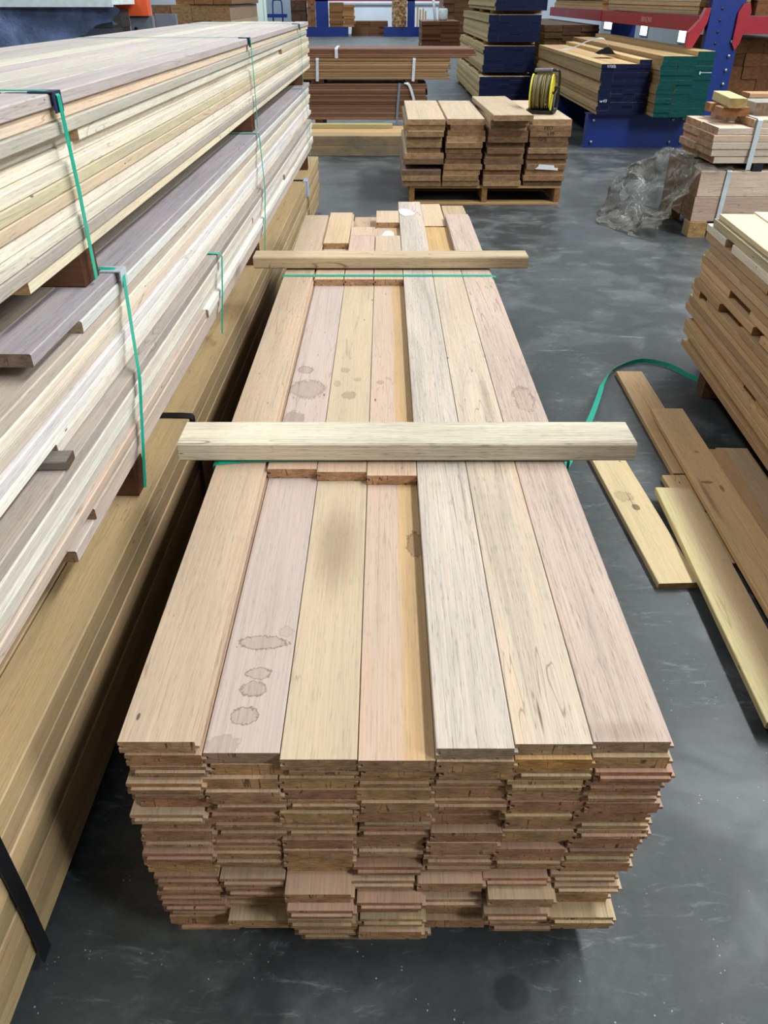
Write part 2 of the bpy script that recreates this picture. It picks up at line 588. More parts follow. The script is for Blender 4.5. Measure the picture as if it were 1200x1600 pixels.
# palettes (sRGB)
P_FLOOR = [(196, 168, 138), (190, 164, 140), (200, 172, 136), (186, 152, 128), (192, 160, 130)]
P_FRONT = [(178, 150, 120), (174, 144, 116), (178, 153, 119), (170, 138, 114), (182, 156, 128), (174, 148, 121), (164, 132, 109), (178, 156, 122), (176, 148, 118)]
P_CREAM = [(214, 198, 172), (204, 186, 160), (222, 210, 188), (208, 186, 166), (194, 178, 148), (224, 215, 198), (198, 184, 170), (176, 168, 156)]
P_WHITE = [(220, 211, 197), (210, 196, 182), (226, 219, 205), (200, 184, 168), (214, 204, 188), (196, 178, 158), (224, 219, 210), (184, 174, 164)]
P_GREYTOP = [(172, 161, 152), (180, 170, 158), (158, 149, 150), (186, 175, 160)]
P_ATOP = [(198, 187, 172), (190, 180, 168), (204, 194, 178), (182, 172, 162)]
P_GOLD = [(172, 148, 108), (166, 142, 104), (178, 154, 112), (162, 138, 100)]
P_RIGHT = [(196, 162, 122), (188, 152, 114), (204, 172, 132), (180, 148, 112), (198, 166, 122)]
P_PALLET = [(168, 142, 114), (184, 160, 126), (152, 126, 102), (192, 170, 138), (142, 120, 100), (174, 148, 120)]
P_BROWN = [(128, 92, 66), (120, 84, 62), (136, 100, 70), (112, 80, 58)]
P_MIDBR = [(160, 126, 88), (150, 116, 80), (168, 134, 94)]
P_YELLOW = [(206, 186, 134), (198, 176, 124), (212, 194, 146), (190, 168, 118)]
P_RACK = [(190, 160, 112), (180, 148, 102), (198, 168, 120), (170, 140, 98)]


def struct(name, me, mat):
    o = obj(name, me, mat)
    o['kind'] = 'structure'
    return o


# ------------------------------------------------------------------ the setting
XL, XR, YF, YB, ZC = -13.0, 10.5, -10.0, 44.0, 10.8
struct('floor', boxes_mesh('floor', [(XL, XR, YF, YB, -0.15, 0.0)]), 'floor')
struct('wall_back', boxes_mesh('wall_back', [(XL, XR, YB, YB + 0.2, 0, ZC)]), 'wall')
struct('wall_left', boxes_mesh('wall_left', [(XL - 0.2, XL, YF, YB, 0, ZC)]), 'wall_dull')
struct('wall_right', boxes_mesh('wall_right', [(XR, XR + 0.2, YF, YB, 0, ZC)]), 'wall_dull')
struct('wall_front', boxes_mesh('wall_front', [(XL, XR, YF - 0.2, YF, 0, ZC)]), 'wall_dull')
struct('ceiling', boxes_mesh('ceiling', [(XL, XR, YF, YB, ZC, ZC + 0.1)]), 'roof')
# small daylit louvres low in the right wall, seen under the red beam
for i, (y, z0, z1, wy) in enumerate([(41.6, -0.10, 0.26, 1.6), (36.0, -0.14, 0.26, 1.0), (30.8, -0.18, 0.16, 1.3)]):
    w = struct('window_%d' % (i + 1), boxes_mesh('window', [(XR - 0.03, XR - 0.01, y, y + wy, z0 + 0.35, z1 + 0.35)]), 'panel_glow')
    fr = boxes_mesh('window_frame', [(XR - 0.05, XR, y - 0.04, y, z0 + 0.31, z1 + 0.39), (XR - 0.05, XR, y + wy, y + wy + 0.04, z0 + 0.31, z1 + 0.39),
                                     (XR - 0.05, XR, y, y + wy, z0 + 0.31, z0 + 0.35), (XR - 0.05, XR, y, y + wy, z1 + 0.35, z1 + 0.39)])
    obj('window_frame', fr, 'steel', w)
# doors in the back wall
d1 = struct('door_1', boxes_mesh('door', [(-6.95, -6.35, YB - 0.08, YB - 0.02, 0, 2.3), (-6.33, -5.75, YB - 0.08, YB - 0.02, 0, 2.3)]), 'door_white')
obj('door_frame', boxes_mesh('door_frame', [(-7.05, -6.96, YB - 0.12, YB, 0, 2.4), (-5.74, -5.62, YB - 0.12, YB, 0, 2.4), (-7.05, -5.62, YB - 0.12, YB, 2.3, 2.42)]), 'door_white', d1)
d2 = struct('door_2', boxes_mesh('door', [(-5.58, -4.45, YB - 0.07, YB - 0.02, 0, 2.6)]), 'door_grey')
obj('door_frame', boxes_mesh('door_frame', [(-4.44, -4.30, YB - 0.1, YB, 0, 2.7), (-5.58, -4.30, YB - 0.1, YB, 2.6, 2.7)]), 'dark', d2, col=lin((110, 92, 74)))
struct('trim_1', boxes_mesh('trim', [(-2.4, 3.6, YB - 0.06, YB, 1.18, 1.25)]), 'wall_dull')


# ------------------------------------------------------------------ board stack in the middle
T = 0.0252          # board thickness
Z0 = 0.07
NL, NUP = 20, 13    # layers in all, layers of the upper pack
YFRONT = 0.763
stack = thing('board_stack', 'strapped stack of tongue-and-groove boards in the middle, stained top boards partly missing', 'board stack')
Wb = 0.1165
PIT = 0.1180
X0 = -0.395
stain2 = [(0.0, 0.24, 0.040, 0.016, 0.20, 0.7), (0.006, 0.165, 0.020, 0.013, 0.18, 0.65), (0.0, 0.13, 0.022, 0.016, 0.24, 0.65), (-0.006, 0.072, 0.021, 0.017, 0.2, 0.7),
          (-0.03, 0.014, 0.026, 0.018, 0.22, 0.3), (0.040, 0.268, 0.012, 0.014, 0.12, 0.35),
          (-0.01, 1.30, 0.052, 0.060, 0.28, 0.55), (-0.024, 1.44, 0.022, 0.025, 0.3, 0.7), (-0.03, 1.10, 0.03, 0.05, 0.4, 0.5)]
stain3 = [(-0.004, 1.27, 0.020, 0.022, 0.35, 0.6), (-0.02, 1.45, 0.012, 0.016, 0.25, 0.5), (0.02, 1.38, 0.010, 0.014, 0.25, 0.4), (-0.04, 1.35, 0.01, 0.02, 0.25, 0.4),
          (0.0, 0.54, 0.060, 0.20, 0.45, 0.0)]
stain4 = [(0.048, 0.55, 0.018, 0.040, 0.45, 0.75), (-0.03, 1.36, 0.01, 0.014, 0.3, 0.5)]
stain7 = [(0.016, 1.18, 0.026, 0.075, 0.12, 0.5), (-0.01, 0.02, 0.07, 0.028, 0.28, 0.0)]
stain6 = [(0.022, 1.03, 0.022, 0.016, 0.9, 0.9), (0.03, 1.20, 0.012, 0.2, 0.35, 0.0), (-0.012, 0.055, 0.0028, 0.045, 0.85, 0.0)]
M['board2'] = make_wood('flooring_timber_water_rings', stains=stain2, contrast=0.62, checks=0.8)
M['board3'] = make_wood('flooring_timber_brown_patch', stains=stain3, contrast=0.7, checks=0.8)
M['board4'] = make_wood('flooring_timber_golden_edge', stains=stain4, gold=(0.012, 0.008, lin((184, 150, 104))), contrast=0.7, checks=0.8)
M['board5'] = make_wood('flooring_timber_streaky', contrast=1.25, checks=0.8)
M['board6'] = make_wood('flooring_timber_cracked', stains=stain6, contrast=1.15, checks=0.8)
M['board7'] = make_wood('flooring_timber_pinkish', stains=stain7, contrast=1.25, checks=0.8)
M['goldend'] = make_wood('flooring_timber_fresh', contrast=0.7)

LENS = [3.36, 3.44, 3.30, 3.52, 3.40]
rs = random.Random(21)
far_top = {0: 3.34, 4: 3.66, 5: 2.58, 6: 3.36}
for k in range(NL):
    z = Z0 + (NL - 1 - k) * T
    upper = k < NUP
    w, pit = (Wb, PIT) if upper else (0.1120, 0.1138)
    rowx = X0 + (rs.uniform(-0.006, 0.006) if k > 0 else 0) + (0.0 if upper else -0.004) + (0.003 * (k - NUP) if not upper else -0.0012 * k + 0.004)
    if k == 0:
        rowx = X0
    for c in range(7):
        if k == 0 and c in (1, 2, 3):
            continue
        xc = rowx + pit * (c + 0.5) + (rs.uniform(-0.003, 0.003) if k > 1 else 0)
        y = YFRONT
        if k == 0:
            y += (0.0, 0, 0, 0, -0.012, -0.004, 0.0)[c]
        elif k == 1:
            y += (-0.004, 0.0, -0.012, -0.014, -0.016, -0.012, -0.008)[c]
        else:
            y += rs.gauss(-0.010, 0.0045 if upper else 0.007)
            if rs.random() < (0.04 if upper else 0.14):
                y -= rs.uniform(0.008, 0.016 if upper else 0.030)
            if not upper:
                y -= 0.004 + (0.012 if c in (2, 3) else 0)
                if k >= NL - 2 and c in (2, 3):
                    y -= 0.012
        L = rs.choice(LENS)
        mat, col = 'flooring', pick(P_FRONT, 0.10, rs)
        et = rs.random() < 0.6
        if k == 0:
            L = far_top[c]
            mat = {0: 'flooring', 4: 'board5', 5: 'board6', 6: 'board7'}[c]
            col = {0: lin((184, 160, 134)), 4: lin((190, 176, 160)), 5: lin((192, 174, 151)), 6: lin((187, 165, 148))}[c]
            et = False
        if k == 1:
            mat = {1: 'board2', 2: 'board3', 3: 'board4'}.get(c, 'flooring')
            col = {1: lin((184, 165, 152)), 2: lin((190, 169, 140)), 3: lin((189, 164, 142))}.get(c, col)
            L = {0: 3.30, 1: 3.36, 2: 3.08, 3: 3.40, 4: 3.50, 5: 3.21, 6: 3.68}[c]
            if c == 5:
                col = lin((196, 158, 104))
            et = False
        if k == 0 and c == 0:
            xc -= 0.006
        b = obj('floorboard', tg_mesh(w, T - 0.0004, L, et), mat, stack, (xc, y, z), (0, 0, 0), col)
        if k == 1 and c == 1:
            b['label'] = 'board with dark water ring stains'
        if k == 1 and c == 3:
            b['label'] = 'board with a golden unfaded edge'

# short raised pieces left on the recessed boards, under each cross bearer, and the pieces beyond
ztop = Z0 + (NL - 1) * T
for c, ya, yb in ((1, 1.563, 1.78), (2, 1.550, 1.77), (3, 1.533, 1.765)):
    obj('floorboard', tg_mesh(Wb, T - 0.0004, yb - ya, False), 'flooring', stack, (X0 + PIT * (c + 0.5), ya, ztop), col=lin((194, 164, 138)))
for c, ya, yb, cc in ((1, 3.03, 3.34, (196, 170, 142)), (2, 3.03, 3.70, (192, 164, 144)), (3, 3.03, 3.70, (190, 168, 142)), (2, 3.703, 3.86, (196, 168, 142)),
                      (1, 3.565, 4.16, (196, 168, 132)), (3, 3.95, 4.20, (196, 170, 140))):
    obj('floorboard', tg_mesh(Wb - 0.002, T - 0.0004, yb - ya, False), 'flooring', stack, (X0 + PIT * (c + 0.5), ya, ztop), col=lin(cc))
obj('floorboard', tg_mesh(Wb - 0.002, T - 0.0004, 0.49, False), 'flooring', stack, (X0 + PIT * 5.5, 3.985, ztop - T), (0, 0, 0.012), lin((204, 178, 144)))
# bearers under the stack
for y in (1.05, 2.3, 3.5):
    obj('bearer', plank_mesh(0.09, Z0, 0.80, 0.003), 'wood', stack, (0.40, y, 0), (0, 0, math.pi / 2), lin((150, 118, 86)))
# green straps around the stack
xl, xr = X0 - 0.012, X0 + 7 * PIT + 0.016
zt = ztop + T + 0.0012
for y, tilt in ((1.612, -0.02), (3.075, 0.0)):
    p = [(xl, y + tilt, 0.06), (xl, y + tilt, zt - 0.004), (xl + 0.012, y + tilt, zt), (X0 + 0.5 * PIT, y + tilt * 0.5, zt + 0.001), (0, y, zt + 0.001), (xr - 0.02, y, zt), (xr, y, zt - 0.005), (xr, y, 0.06)]
    obj('strap', ribbon_mesh('strap', p, (0, 1, 0), 0.021), 'strap_green', stack)

# cross bearers lying on the stack
def bearer(label, x0, x1, yf, z, w, t, rz, col):
    L = x1 - x0
    me = plank_mesh(w, t, L, 0.004)
    o = obj('timber_bearer', me, 'bearerwood', None, (x1, yf + w / 2, z), (0, 0, math.pi / 2 + rz), col)
    return tag(o, label, 'timber bearer')

M['bearerwood'] = make_wood('bearer_timber', contrast=1.5, stains=[(-0.05, 0.0, 0.02, 0.3, 0.5, 0.0)])
bearer('near pale timber bearer lying crosswise over the middle board stack', -0.487, 0.597, 1.590, zt + 0.004, 0.116, 0.047, 0.0, lin((208, 195, 170)))
bearer('far timber bearer lying crosswise behind the green strap on the middle board stack', -0.530, 0.585, 3.150, zt + 0.027 - 0.022, 0.102, 0.046, 0.0, lin((186, 164, 132)))
# torn white paper scraps on the far end
def scrap(label, x, y, z, s, rz):
    pts = [(-0.09, 0.0), (-0.085, 0.05), (0.0, 0.055), (0.07, 0.03), (0.10, 0.0), (0.05, -0.02), (-0.05, -0.03)]
    V = [(px * s * 0.55, pz * s * 2.6, 0) for px, pz in pts] + [(px * s * 0.55, pz * s * 2.6, 0.0015) for px, pz in pts]
    n = len(pts)
    F = [tuple(range(n - 1, -1, -1)), tuple(range(n, 2 * n))] + [(i, (i + 1) % n, n + (i + 1) % n, n + i) for i in range(n)]
    o = obj('paper_scrap', mesh('paper_scrap', V, F), 'paper', None, (x, y, z), (0, 0, rz))
    return tag(o, label, 'paper scrap')
scrap('larger white paper scrap on a raised board at the stack end', 0.118, 4.13, ztop + T + 0.001, 0.72, 0.1)
scrap('smaller white paper scrap in a hollow at the stack end', 0.018, 3.80, ztop + 0.001, 0.55, -0.2)

# ------------------------------------------------------------------ strapped packs on the left
YAW = -0.0138


def long_pack(name, label, x1, width, ncol, z0, nl, t, y0, y1, pal, toppal, mat, topmat, seed, jit=0.010, near={}, split=0.25, inset={}):
    r = random.Random(seed)
    root = thing(name, label, 'timber pack', (0, 0, 0), YAW)
    cw = width / ncol
    for k in range(nl):                      # k = 0 at the bottom
        z = z0 + k * t
        for c in range(ncol):                # c = 0 at the right side
            if 0 < k < nl - 2 and c > 1 and c < ncol - 1:
                continue                     # never in view, buried in the pack
            xo = r.uniform(-jit, jit) * (1 if c == 0 else 0.3) - (inset.get(k, 0.0) if c == 0 else 0)
            xc = x1 - cw * (c + 0.5) + xo
            ya = y0 + r.uniform(-0.05, 0.05)
            yb = y1 + r.uniform(-0.10, 0.10)
            w = cw - 0.003
            top = k == nl - 1
            m, p = (topmat, toppal) if (top and topmat) else (mat, pal)
            if c == 0:
                ya = near.get(k, ya)
                if k not in near and r.random() < split and not top:
                    ym = r.uniform(1.2, y1 - 1.0)
                    obj('plank', plank_mesh(w, t - 0.0006, ym - ya, 0.0026), m, root, (xc - r.uniform(0.004, 0.03), ya, z), col=pick(p, 0.11, r))
                    obj('plank', plank_mesh(w, t - 0.0006, yb - ym - 0.002, 0.0026), m, root, (xc, ym + 0.002, z), col=pick(p, 0.11, r))
                    continue
            obj('plank', plank_mesh(w, t - 0.0006, yb - ya, 0.0026), m, root, (xc, ya, z), col=pick(p, 0.11, r))
    return root


def pack_bearers(root, xs, ys, z0, h, w=0.09, col=(110, 78, 56)):
    for y in ys:
        obj('bearer', plank_mesh(w, h - 0.001, xs[1] - xs[0], 0.003), 'dark', root, (xs[1], y, z0), (0, 0, math.pi / 2), lin(col))


def pack_strap(root, x1, xl, ztop_, zbot, ytop, ybot, mat='strap_green', w=0.019, out=0.014):
    p = [(xl, ytop, ztop_ + 0.003), ((x1 + xl) / 2, ytop, ztop_ + 0.004), (x1 - 0.03, ytop, ztop_ + 0.004), (x1 + out - 0.006, ytop, ztop_ + 0.002), (x1 + out, ytop, ztop_ - 0.006),
         (x1 + out + 0.002, ytop + (ybot - ytop) * 0.5, (ztop_ + zbot) / 2), (x1 + out, ybot, zbot)]
    return obj('strap', ribbon_mesh('strap', p, (0, 1, 0), w), mat, root)


def corner(root, x, y, z, mat, s=0.05, w=0.045):
    return obj('corner_protector', boxes_mesh('corner_protector', [(x - s, x + 0.003, y - w / 2, y + w / 2, z + 0.0005, z + 0.0035), (x + 0.0005, x + 0.0035, y - w / 2, y + w / 2, z - s * 0.75, z + 0.003)]), mat, root)


# lowest pack
pD = long_pack('timber_pack', 'golden timber pack at the bottom of the left stack, held by a black strap', -0.640, 1.00, 8, 0.045, 7, 0.0510, -0.55, 6.85, P_GOLD, P_GOLD, 'wood', None, 31, jit=0.004, split=0.0)
pack_bearers(pD, (-1.62, -0.66), (0.15, 2.3, 4.3, 6.4), 0.0, 0.045)
zD = 0.045 + 7 * 0.051
for yb_ in (0.715, 2.17, 5.9):
    s = pack_strap(pD, -0.640, -1.6, zD, 0.03, yb_, yb_, 'strap_black', 0.032, 0.008)
obj('tape_patch', boxes_mesh('tape_patch', [(-0.66, -0.628, 5.85, 5.95, zD - 0.10, zD + 0.006)]), plain('pale_blue_tape', (170, 184, 214), 0.4), pD)
# third pack, just above
zC0 = 0.492
pC = long_pack('timber_pack', 'pale timber pack third from the top of the left stack, jutting past the pack above', -0.665, 0.92, 8, zC0, 7, 0.0292, -0.5, 6.75, P_WHITE, P_GREYTOP, 'pale', 'grey', 32, jit=0.007, near={0: 1.30, 1: 1.42}, split=0.35, inset={})
pack_bearers(pC, (-1.585, -0.672), (1.74, 3.85, 6.35), zD, zC0 - zD, 0.075, (96, 66, 46))
zC1 = zC0 + 7 * 0.0292
pack_strap(pC, -0.665, -1.3, zC1, zC0 - 0.05, 2.93, 2.78)
# second pack
zB0 = zC1 + 0.0005
XB, XA, nB = -0.702, -0.732, 8
pB = long_pack('timber_pack', 'pale timber pack second from the top of the left stack, with grey top boards', XB, 0.86, 8, zB0, nB, 0.0284, -0.6, 7.05, P_WHITE, P_GREYTOP, 'pale', 'grey', 33, jit=0.005, near={7: 1.40, 6: 1.66, 2: 1.12, 0: 1.40}, split=0.3)
zB1 = zB0 + nB * 0.0284
for yt, yb_ in ((1.95, 1.70), (4.28, 3.90), (6.55, 6.35)):
    p = [(-1.4, yt, zB1 + 0.003), (-1.0, yt, zB1 + 0.004), (XB - 0.02, yt, zB1 + 0.004), (XB + 0.006, yt, zB1 + 0.002), (XB + 0.012, yt, zB1 - 0.006),
         (-0.652, yt + (yb_ - yt) * 0.52, zC1 - 0.006), (-0.650, yb_, zC0 - 0.06)]
    obj('strap', ribbon_mesh('strap', p, (0, 1, 0), 0.019), 'strap_green', pB)
corner(pB, XB + 0.010, 1.95, zB1, 'clear')
# sticker end poking out between second and third pack
tag(obj('timber_offcut', plank_mesh(0.050, 0.020, 0.09, 0.002), 'grey', None, (-0.646, 1.375, zC1 + 0.0005), (0, 0, math.pi / 2 + 0.05), lin((120, 112, 104))), 'short grey offcut poking out between two packs of the left stack', 'offcut')
# top pack
zA0 = zB1 + 0.076
tA = 0.0276
pA = long_pack('timber_pack', 'cream timber pack on top of the left stack, bound with green straps', XA, 0.86, 8, zA0, 12, tA, -0.6, 7.45, P_CREAM, P_ATOP, 'pale', 'pale', 34, jit=0.007, near={0: 1.52}, split=0.22)
pack_bearers(pA, (-1.57, XA - 0.004), (1.86, 4.40, 6.9), zB1, 0.076, 0.10, (104, 72, 50))
zA1 = zA0 + 12 * tA
for yt in (1.84, 4.42, 6.75):
    pack_strap(pA, XA, -1.58, zA1, zB1 + 0.012, yt, yt)
    corner(pA, XA + 0.008, yt, zA1, 'navy')
ZA1 = zA1

# ------------------------------------------------------------------ board stack on the right
r = random.Random(51)
rw = thing('board_stack', 'unevenly stacked brown boards at the right edge beside the loose boards', 'board stack', (1.43, 3.50, 0), -0.065)
tR = 0.0325
for k in range(18):
    z = 0.115 + k * tR
    for c in range(5):
        if 0 < k < 16 and 1 < c < 4:
            continue
        xo = r.uniform(-0.012, 0.012) if c == 0 else 0
        ya = r.uniform(-0.07, 0.05) if c == 0 else r.uniform(-0.1, 0)
        L = 3.4
        col = pick(P_RIGHT, 0.12, r)
        if k >= 16:
            col = pick(P_CREAM, 0.06, r)
        segs = [(0.0, L)]
        if c == 0 and r.random() < 0.55 and k < 17:
            q = r.uniform(0.12, 0.9)
            g = r.uniform(0.05, 0.35)
            segs = [(0.0, q), (q + g, L)]
        for a, b in segs:
            o = obj('plank', plank_mesh(0.128, tR - r.uniform(0.0008, 0.004), b - a), 'wood', rw, (0.066 + c * 0.131 + xo, -b - ya, z), col=col)
# packing boards at top
for (x, a, b, k) in ((0.10, 0.02, 1.6, 18), (0.26, -0.03, 2.6, 18)):
    obj('plank', plank_mesh(0.15, 0.02, b - a), 'wood', rw, (x, -b, 0.115 + k * tR), col=lin((226, 206, 170)))
for y in (-0.30, -1.6, -2.9):
    obj('bearer', plank_mesh(0.09, 0.114, 0.64, 0.003), 'dark', rw, (0.66, y, 0), (0, 0, math.pi / 2), lin((120, 96, 74)))

# ------------------------------------------------------------------ loose boards on the floor
def loose(label, xa, ya, xb, yb, w, t, za, zb, col, mat='wood'):
    """Board from its far end centre (xa,ya) to its near end centre (xb,yb); za/zb = underside heights."""
    d = Vector((xa - xb, ya - yb, za - zb))
    L = d.length
    rz = math.atan2(-d.x, d.y)
    rx = math.asin(d.z / L)
    o = obj('loose_board', plank_mesh(w, t, L, 0.002), mat, None, (xb, yb, zb), (rx, 0, rz), lin(col))
    return tag(o, label, 'board')


def fl(px, py, d=1.5):
    """Floor point (metres) of a spot measured in the photograph."""
    u, v = px - 600.0, 800.0 - py
    cp, sp = math.cos(PITCH), math.sin(PITCH)
    s = d / (FPX * sp - v * cp)
    return u * s, (FPX * cp + v * sp) * s


def loose_px(label, far, near, w, t, za, zb, col, mat='wood'):
    xa, ya = fl(far[0], far[1], CAM_H - za - t)
    xb, yb = fl(near[0], near[1], CAM_H - zb - t)
    return loose(label, xa, ya, xb, yb, w, t, za, zb, col, mat)

M['knotty'] = make_wood('knotty_board', stains=[(0.0, 0.42, 0.012, 0.02, 0.85, 0.9), (-0.005, 0.45, 0.004, 0.10, 0.6, 0.0), (-0.02, 0.49, 0.03, 0.03, 0.25, 0.5)], contrast=0.7)
M['longtop'] = make_wood('knotted_brown_board', stains=[(0.02, 0.86, 0.006, 0.02, 0.7, 0.8), (-0.02, 0.90, 0.02, 0.008, 0.7, 0.8), (-0.045, 0.80, 0.012, 0.18, 0.5, 0.0), (0.01, 1.12, 0.006, 0.008, 0.6, 0.8)], contrast=1.0)
M['yellowedge'] = make_wood('yellow_edged_board', contrast=0.7, gold=(-0.02, 0.025, lin((204, 172, 130))))
loose_px('short cream board with a knot on the floor beside the middle stack', (935, 690), (1062, 911), 0.128, 0.022, 0.0, 0.0, (212, 190, 146), 'knotty')
loose_px('brown board on the floor reaching farthest back beneath the green strap loop', (983, 580), (1078, 740), 0.122, 0.022, 0.0, 0.0, (206, 170, 124))
loose_px('short board end showing under the long yellow-edged board', (1058, 742), (1150, 880), 0.115, 0.022, 0.0, 0.0, (210, 176, 128))
loose_px('grey-brown board lying at the right beside the uneven board stack', (1143, 700), (1300, 930), 0.125, 0.022, 0.0, 0.0, (196, 164, 126))
loose_px('narrow brown board between the long top board and the grey-brown one', (1118, 702), (1270, 960), 0.075, 0.022, 0.0235, 0.0235, (192, 154, 112))
loose_px('long yellow-edged board on the floor, lower one of the crossing pair', (1052, 762), (1240, 1130), 0.126, 0.022, 0.0235, 0.0235, (206, 190, 140), 'yellowedge')
loose_px('long brown knotted board lying on top of the loose boards', (1042, 638), (1290, 1040), 0.132, 0.022, 0.047, 0.047, (216, 178, 130), 'longtop')

# green strap tail looping over the floor to the uneven stack
pts = []
ctrl = [(0.4345, 1.60, 0.55), (0.50, 1.80, 0.46), (0.73, 2.44, 0.26), (0.92, 3.0, 0.10), (1.0, 3.24, 0.035), (1.10, 3.44, 0.014), (1.26, 3.555, 0.012), (1.38, 3.50, 0.012), (1.44, 3.38, 0.012), (1.47, 3.33, 0.012)]
def catmull(c, n=6):
    out = []
    for i in range(len(c) - 1):
        p0, p1, p2, p3 = [Vector(c[max(0, min(len(c) - 1, j))]) for j in (i - 1, i, i + 1, i + 2)]
        for k in range(n):
            t = k / n
            out.append(0.5 * ((2 * p1) + (-p0 + p2) * t + (2 * p0 - 5 * p1 + 4 * p2 - p3) * t * t + (-p0 + 3 * p1 - 3 * p2 + p3) * t ** 3))
    out.append(Vector(c[-1]))
    return out
pp = catmull(ctrl)
wd = []
for i in range(len(pp)):
    f = i / (len(pp) - 1)
    wd.append(tuple(Vector((1, -0.35, 0.25)).lerp(Vector((0.25, 0.2, 1.0)), min(1.0, max(0.0, (f - 0.35) / 0.3)))))
tag(obj('strap_tail', ribbon_mesh('strap_tail', pp, wd, 0.021), 'strap_green'), 'loose green strap looping over the floor right of the middle stack', 'strap')

# ------------------------------------------------------------------ pallet with offcut columns
pal = thing('wooden_pallet', 'wooden pallet carrying four columns of thick short boards', 'pallet', (0.22, 7.02, 0))
PW, PD_ = 1.29, 1.25
for y in (0.0, 0.28, 0.56, 0.84, 1.13):
    obj('deck_board', plank_mesh(0.115, 0.022, PW, 0.002), 'wood', pal, (PW, y + 0.058, 0.135), (0, 0, math.pi / 2), lin((196, 160, 108)))
for x in (0.02, PW / 2, PW - 0.02):
    obj('stringer', plank_mesh(0.045, 0.112, PD_, 0.003), 'wood', pal, (x, 0.0, 0.023), col=lin((178, 142, 98)))
for y in (0.0, 0.56, 1.13):
    obj('bottom_board', plank_mesh(0.10, 0.022, PW, 0.002), 'wood', pal, (PW, y + 0.05, 0.0), (0, 0, math.pi / 2), lin((190, 152, 104)))
ORD = ['top', 'second', 'third', 'fourth', 'fifth', 'sixth', 'seventh', 'eighth', 'ninth', 'tenth', 'eleventh', 'bottom']
rp = random.Random(77)
colname = ['left', 'second', 'third', 'right']
colx = [(0.175, 0.515), (0.52, 0.845), (0.865, 1.195), (1.205, 1.55)]
tP = 0.0425
for ci, (xa, xb) in enumerate(colx):
    for k in range(12):                       # 0 = bottom
        z = 0.158 + k * tP
        sh = -0.030 * (1 - k / 11.0) * (1.0 if ci < 3 else 0.9)
        ja = rp.uniform(0, 0.025)
        w = xb - xa - rp.uniform(0.0, 0.03)
        y = 7.00 + rp.uniform(-0.02, 0.03)
        L = 1.36 + rp.uniform(-0.05, 0.05)
        if ci == 0 and 6 <= k <= 9:
            w -= 0.04
        if ci == 0 and k in (3,):
            y += 0.25
        if ci == 1 and k == 10:
            w -= 0.03
            y += 0.03
        colr = pick(P_PALLET, 0.1, rp)
        if k == 11:
            colr = lin((196, 174, 144))
        o = obj('offcut_board', plank_mesh(w, tP - 0.001, L, 0.003), 'wood', None, ((xa + xb) / 2 + sh + (ja - 0.012) * 0.6, y, z), col=colr)
        nm = ORD[11 - k]
        if k == 11:
            lab = 'thick pale board on top of the %s column on the pallet' % colname[ci]
            if ci == 2:
                lab = 'thick board under the skewed one, third column on the pallet'
        elif k == 0:
            lab = 'bottom board of the %s column of boards on the pallet' % colname[ci]
        else:
            lab = '%s board from the top in the %s column on the pallet' % (nm, colname[ci])
        tag(o, lab, 'board', 'thick short boards stacked on the pallet')
        if ci == 3 and k in (8, 9, 10):
            s = {10: 'FEO', 9: '699', 8: 'GPB'}[k]
            t = obj('stencil', text_mesh(s, 0.040), 'ink', o, ((-0.02, 0.0, -0.05)[10 - k], -0.0006, 0.020), (math.pi / 2, 0, 0))
        if ci == 3 and k == 3:
            pts = [(-0.09, 0.0), (0.10, -0.012), (0.102, 0.006), (0.07, 0.010), (0.065, 0.028), (-0.062, 0.036), (-0.066, 0.018)]
            t = obj('paper_tag', poly_prism('paper_tag', pts, 0.002), 'paper', o, (0.0, -0.0025, 0.008))
sk = obj('offcut_board', plank_mesh(0.32, 0.042, 1.42, 0.003), 'wood', None, (1.045, 6.90, 0.158 + 12 * tP), (0, 0, 0.03), lin((186, 164, 134)))
tag(sk, 'thick skewed board jutting forward on top of the third column on the pallet', 'board', 'thick short boards stacked on the pallet')
ZP = 0.158 + 12 * tP

# cable reel
reel = thing('cable_reel', 'yellow cable reel with black frame standing on the pallet boards', 'cable reel', (1.350, 7.42, ZP), -0.30)
R0 = 0.140
CZ = 0.155
for x0, x1 in ((-0.095, -0.083), (0.072, 0.084)):
    obj('flange', disc_ring('flange', 0.02, R0, x0, x1), 'yellow', reel, (0, 0, CZ))
obj('drum', disc_ring('drum', 0.01, 0.07, -0.085, 0.074), 'yellow', reel, (0, 0, CZ))
rr_ = random.Random(5)
for i in range(13):
    x = -0.077 + i * 0.0118
    rad = 0.126 + rr_.uniform(-0.007, 0.004)
    pts = [(x + 0.003 * math.sin(2 * a + i), rad * math.cos(a), rad * math.sin(a)) for a in [2 * math.pi * k / 28 for k in range(28)]]
    obj('cable_coil', tube_mesh('cable_coil', pts, 0.0062, 6, True), 'cable' if i % 3 else 'cable2', reel, (0, 0, CZ))
frame = [(0.112, 0.10, 0.012), (0.118, 0.125, 0.03), (0.122, 0.13, 0.10), (0.122, 0.10, 0.22), (0.120, 0.06, 0.30), (0.105, 0.03, 0.318), (0.06, 0.02, 0.320), (-0.06, 0.02, 0.318)]
obj('handle_frame', tube_mesh('handle_frame', catmull(frame, 5), 0.011, 8), 'black', reel)
frame2 = [(0.112, 0.10, 0.012), (0.116, 0.0, 0.010), (0.112, -0.10, 0.022), (0.112, -0.115, 0.06), (0.112, -0.07, 0.13), (0.110, 0.0, 0.165)]
obj('support_leg', tube_mesh('support_leg', catmull(frame2, 5), 0.011, 8), 'black', reel)
obj('grip', tube_mesh('grip', [(-0.085, 0.02, 0.318), (-0.07, 0.02, 0.318), (0.055, 0.02, 0.320), (0.065, 0.02, 0.320)], [0.014, 0.017, 0.017, 0.019], 10), 'grey_plastic', reel)
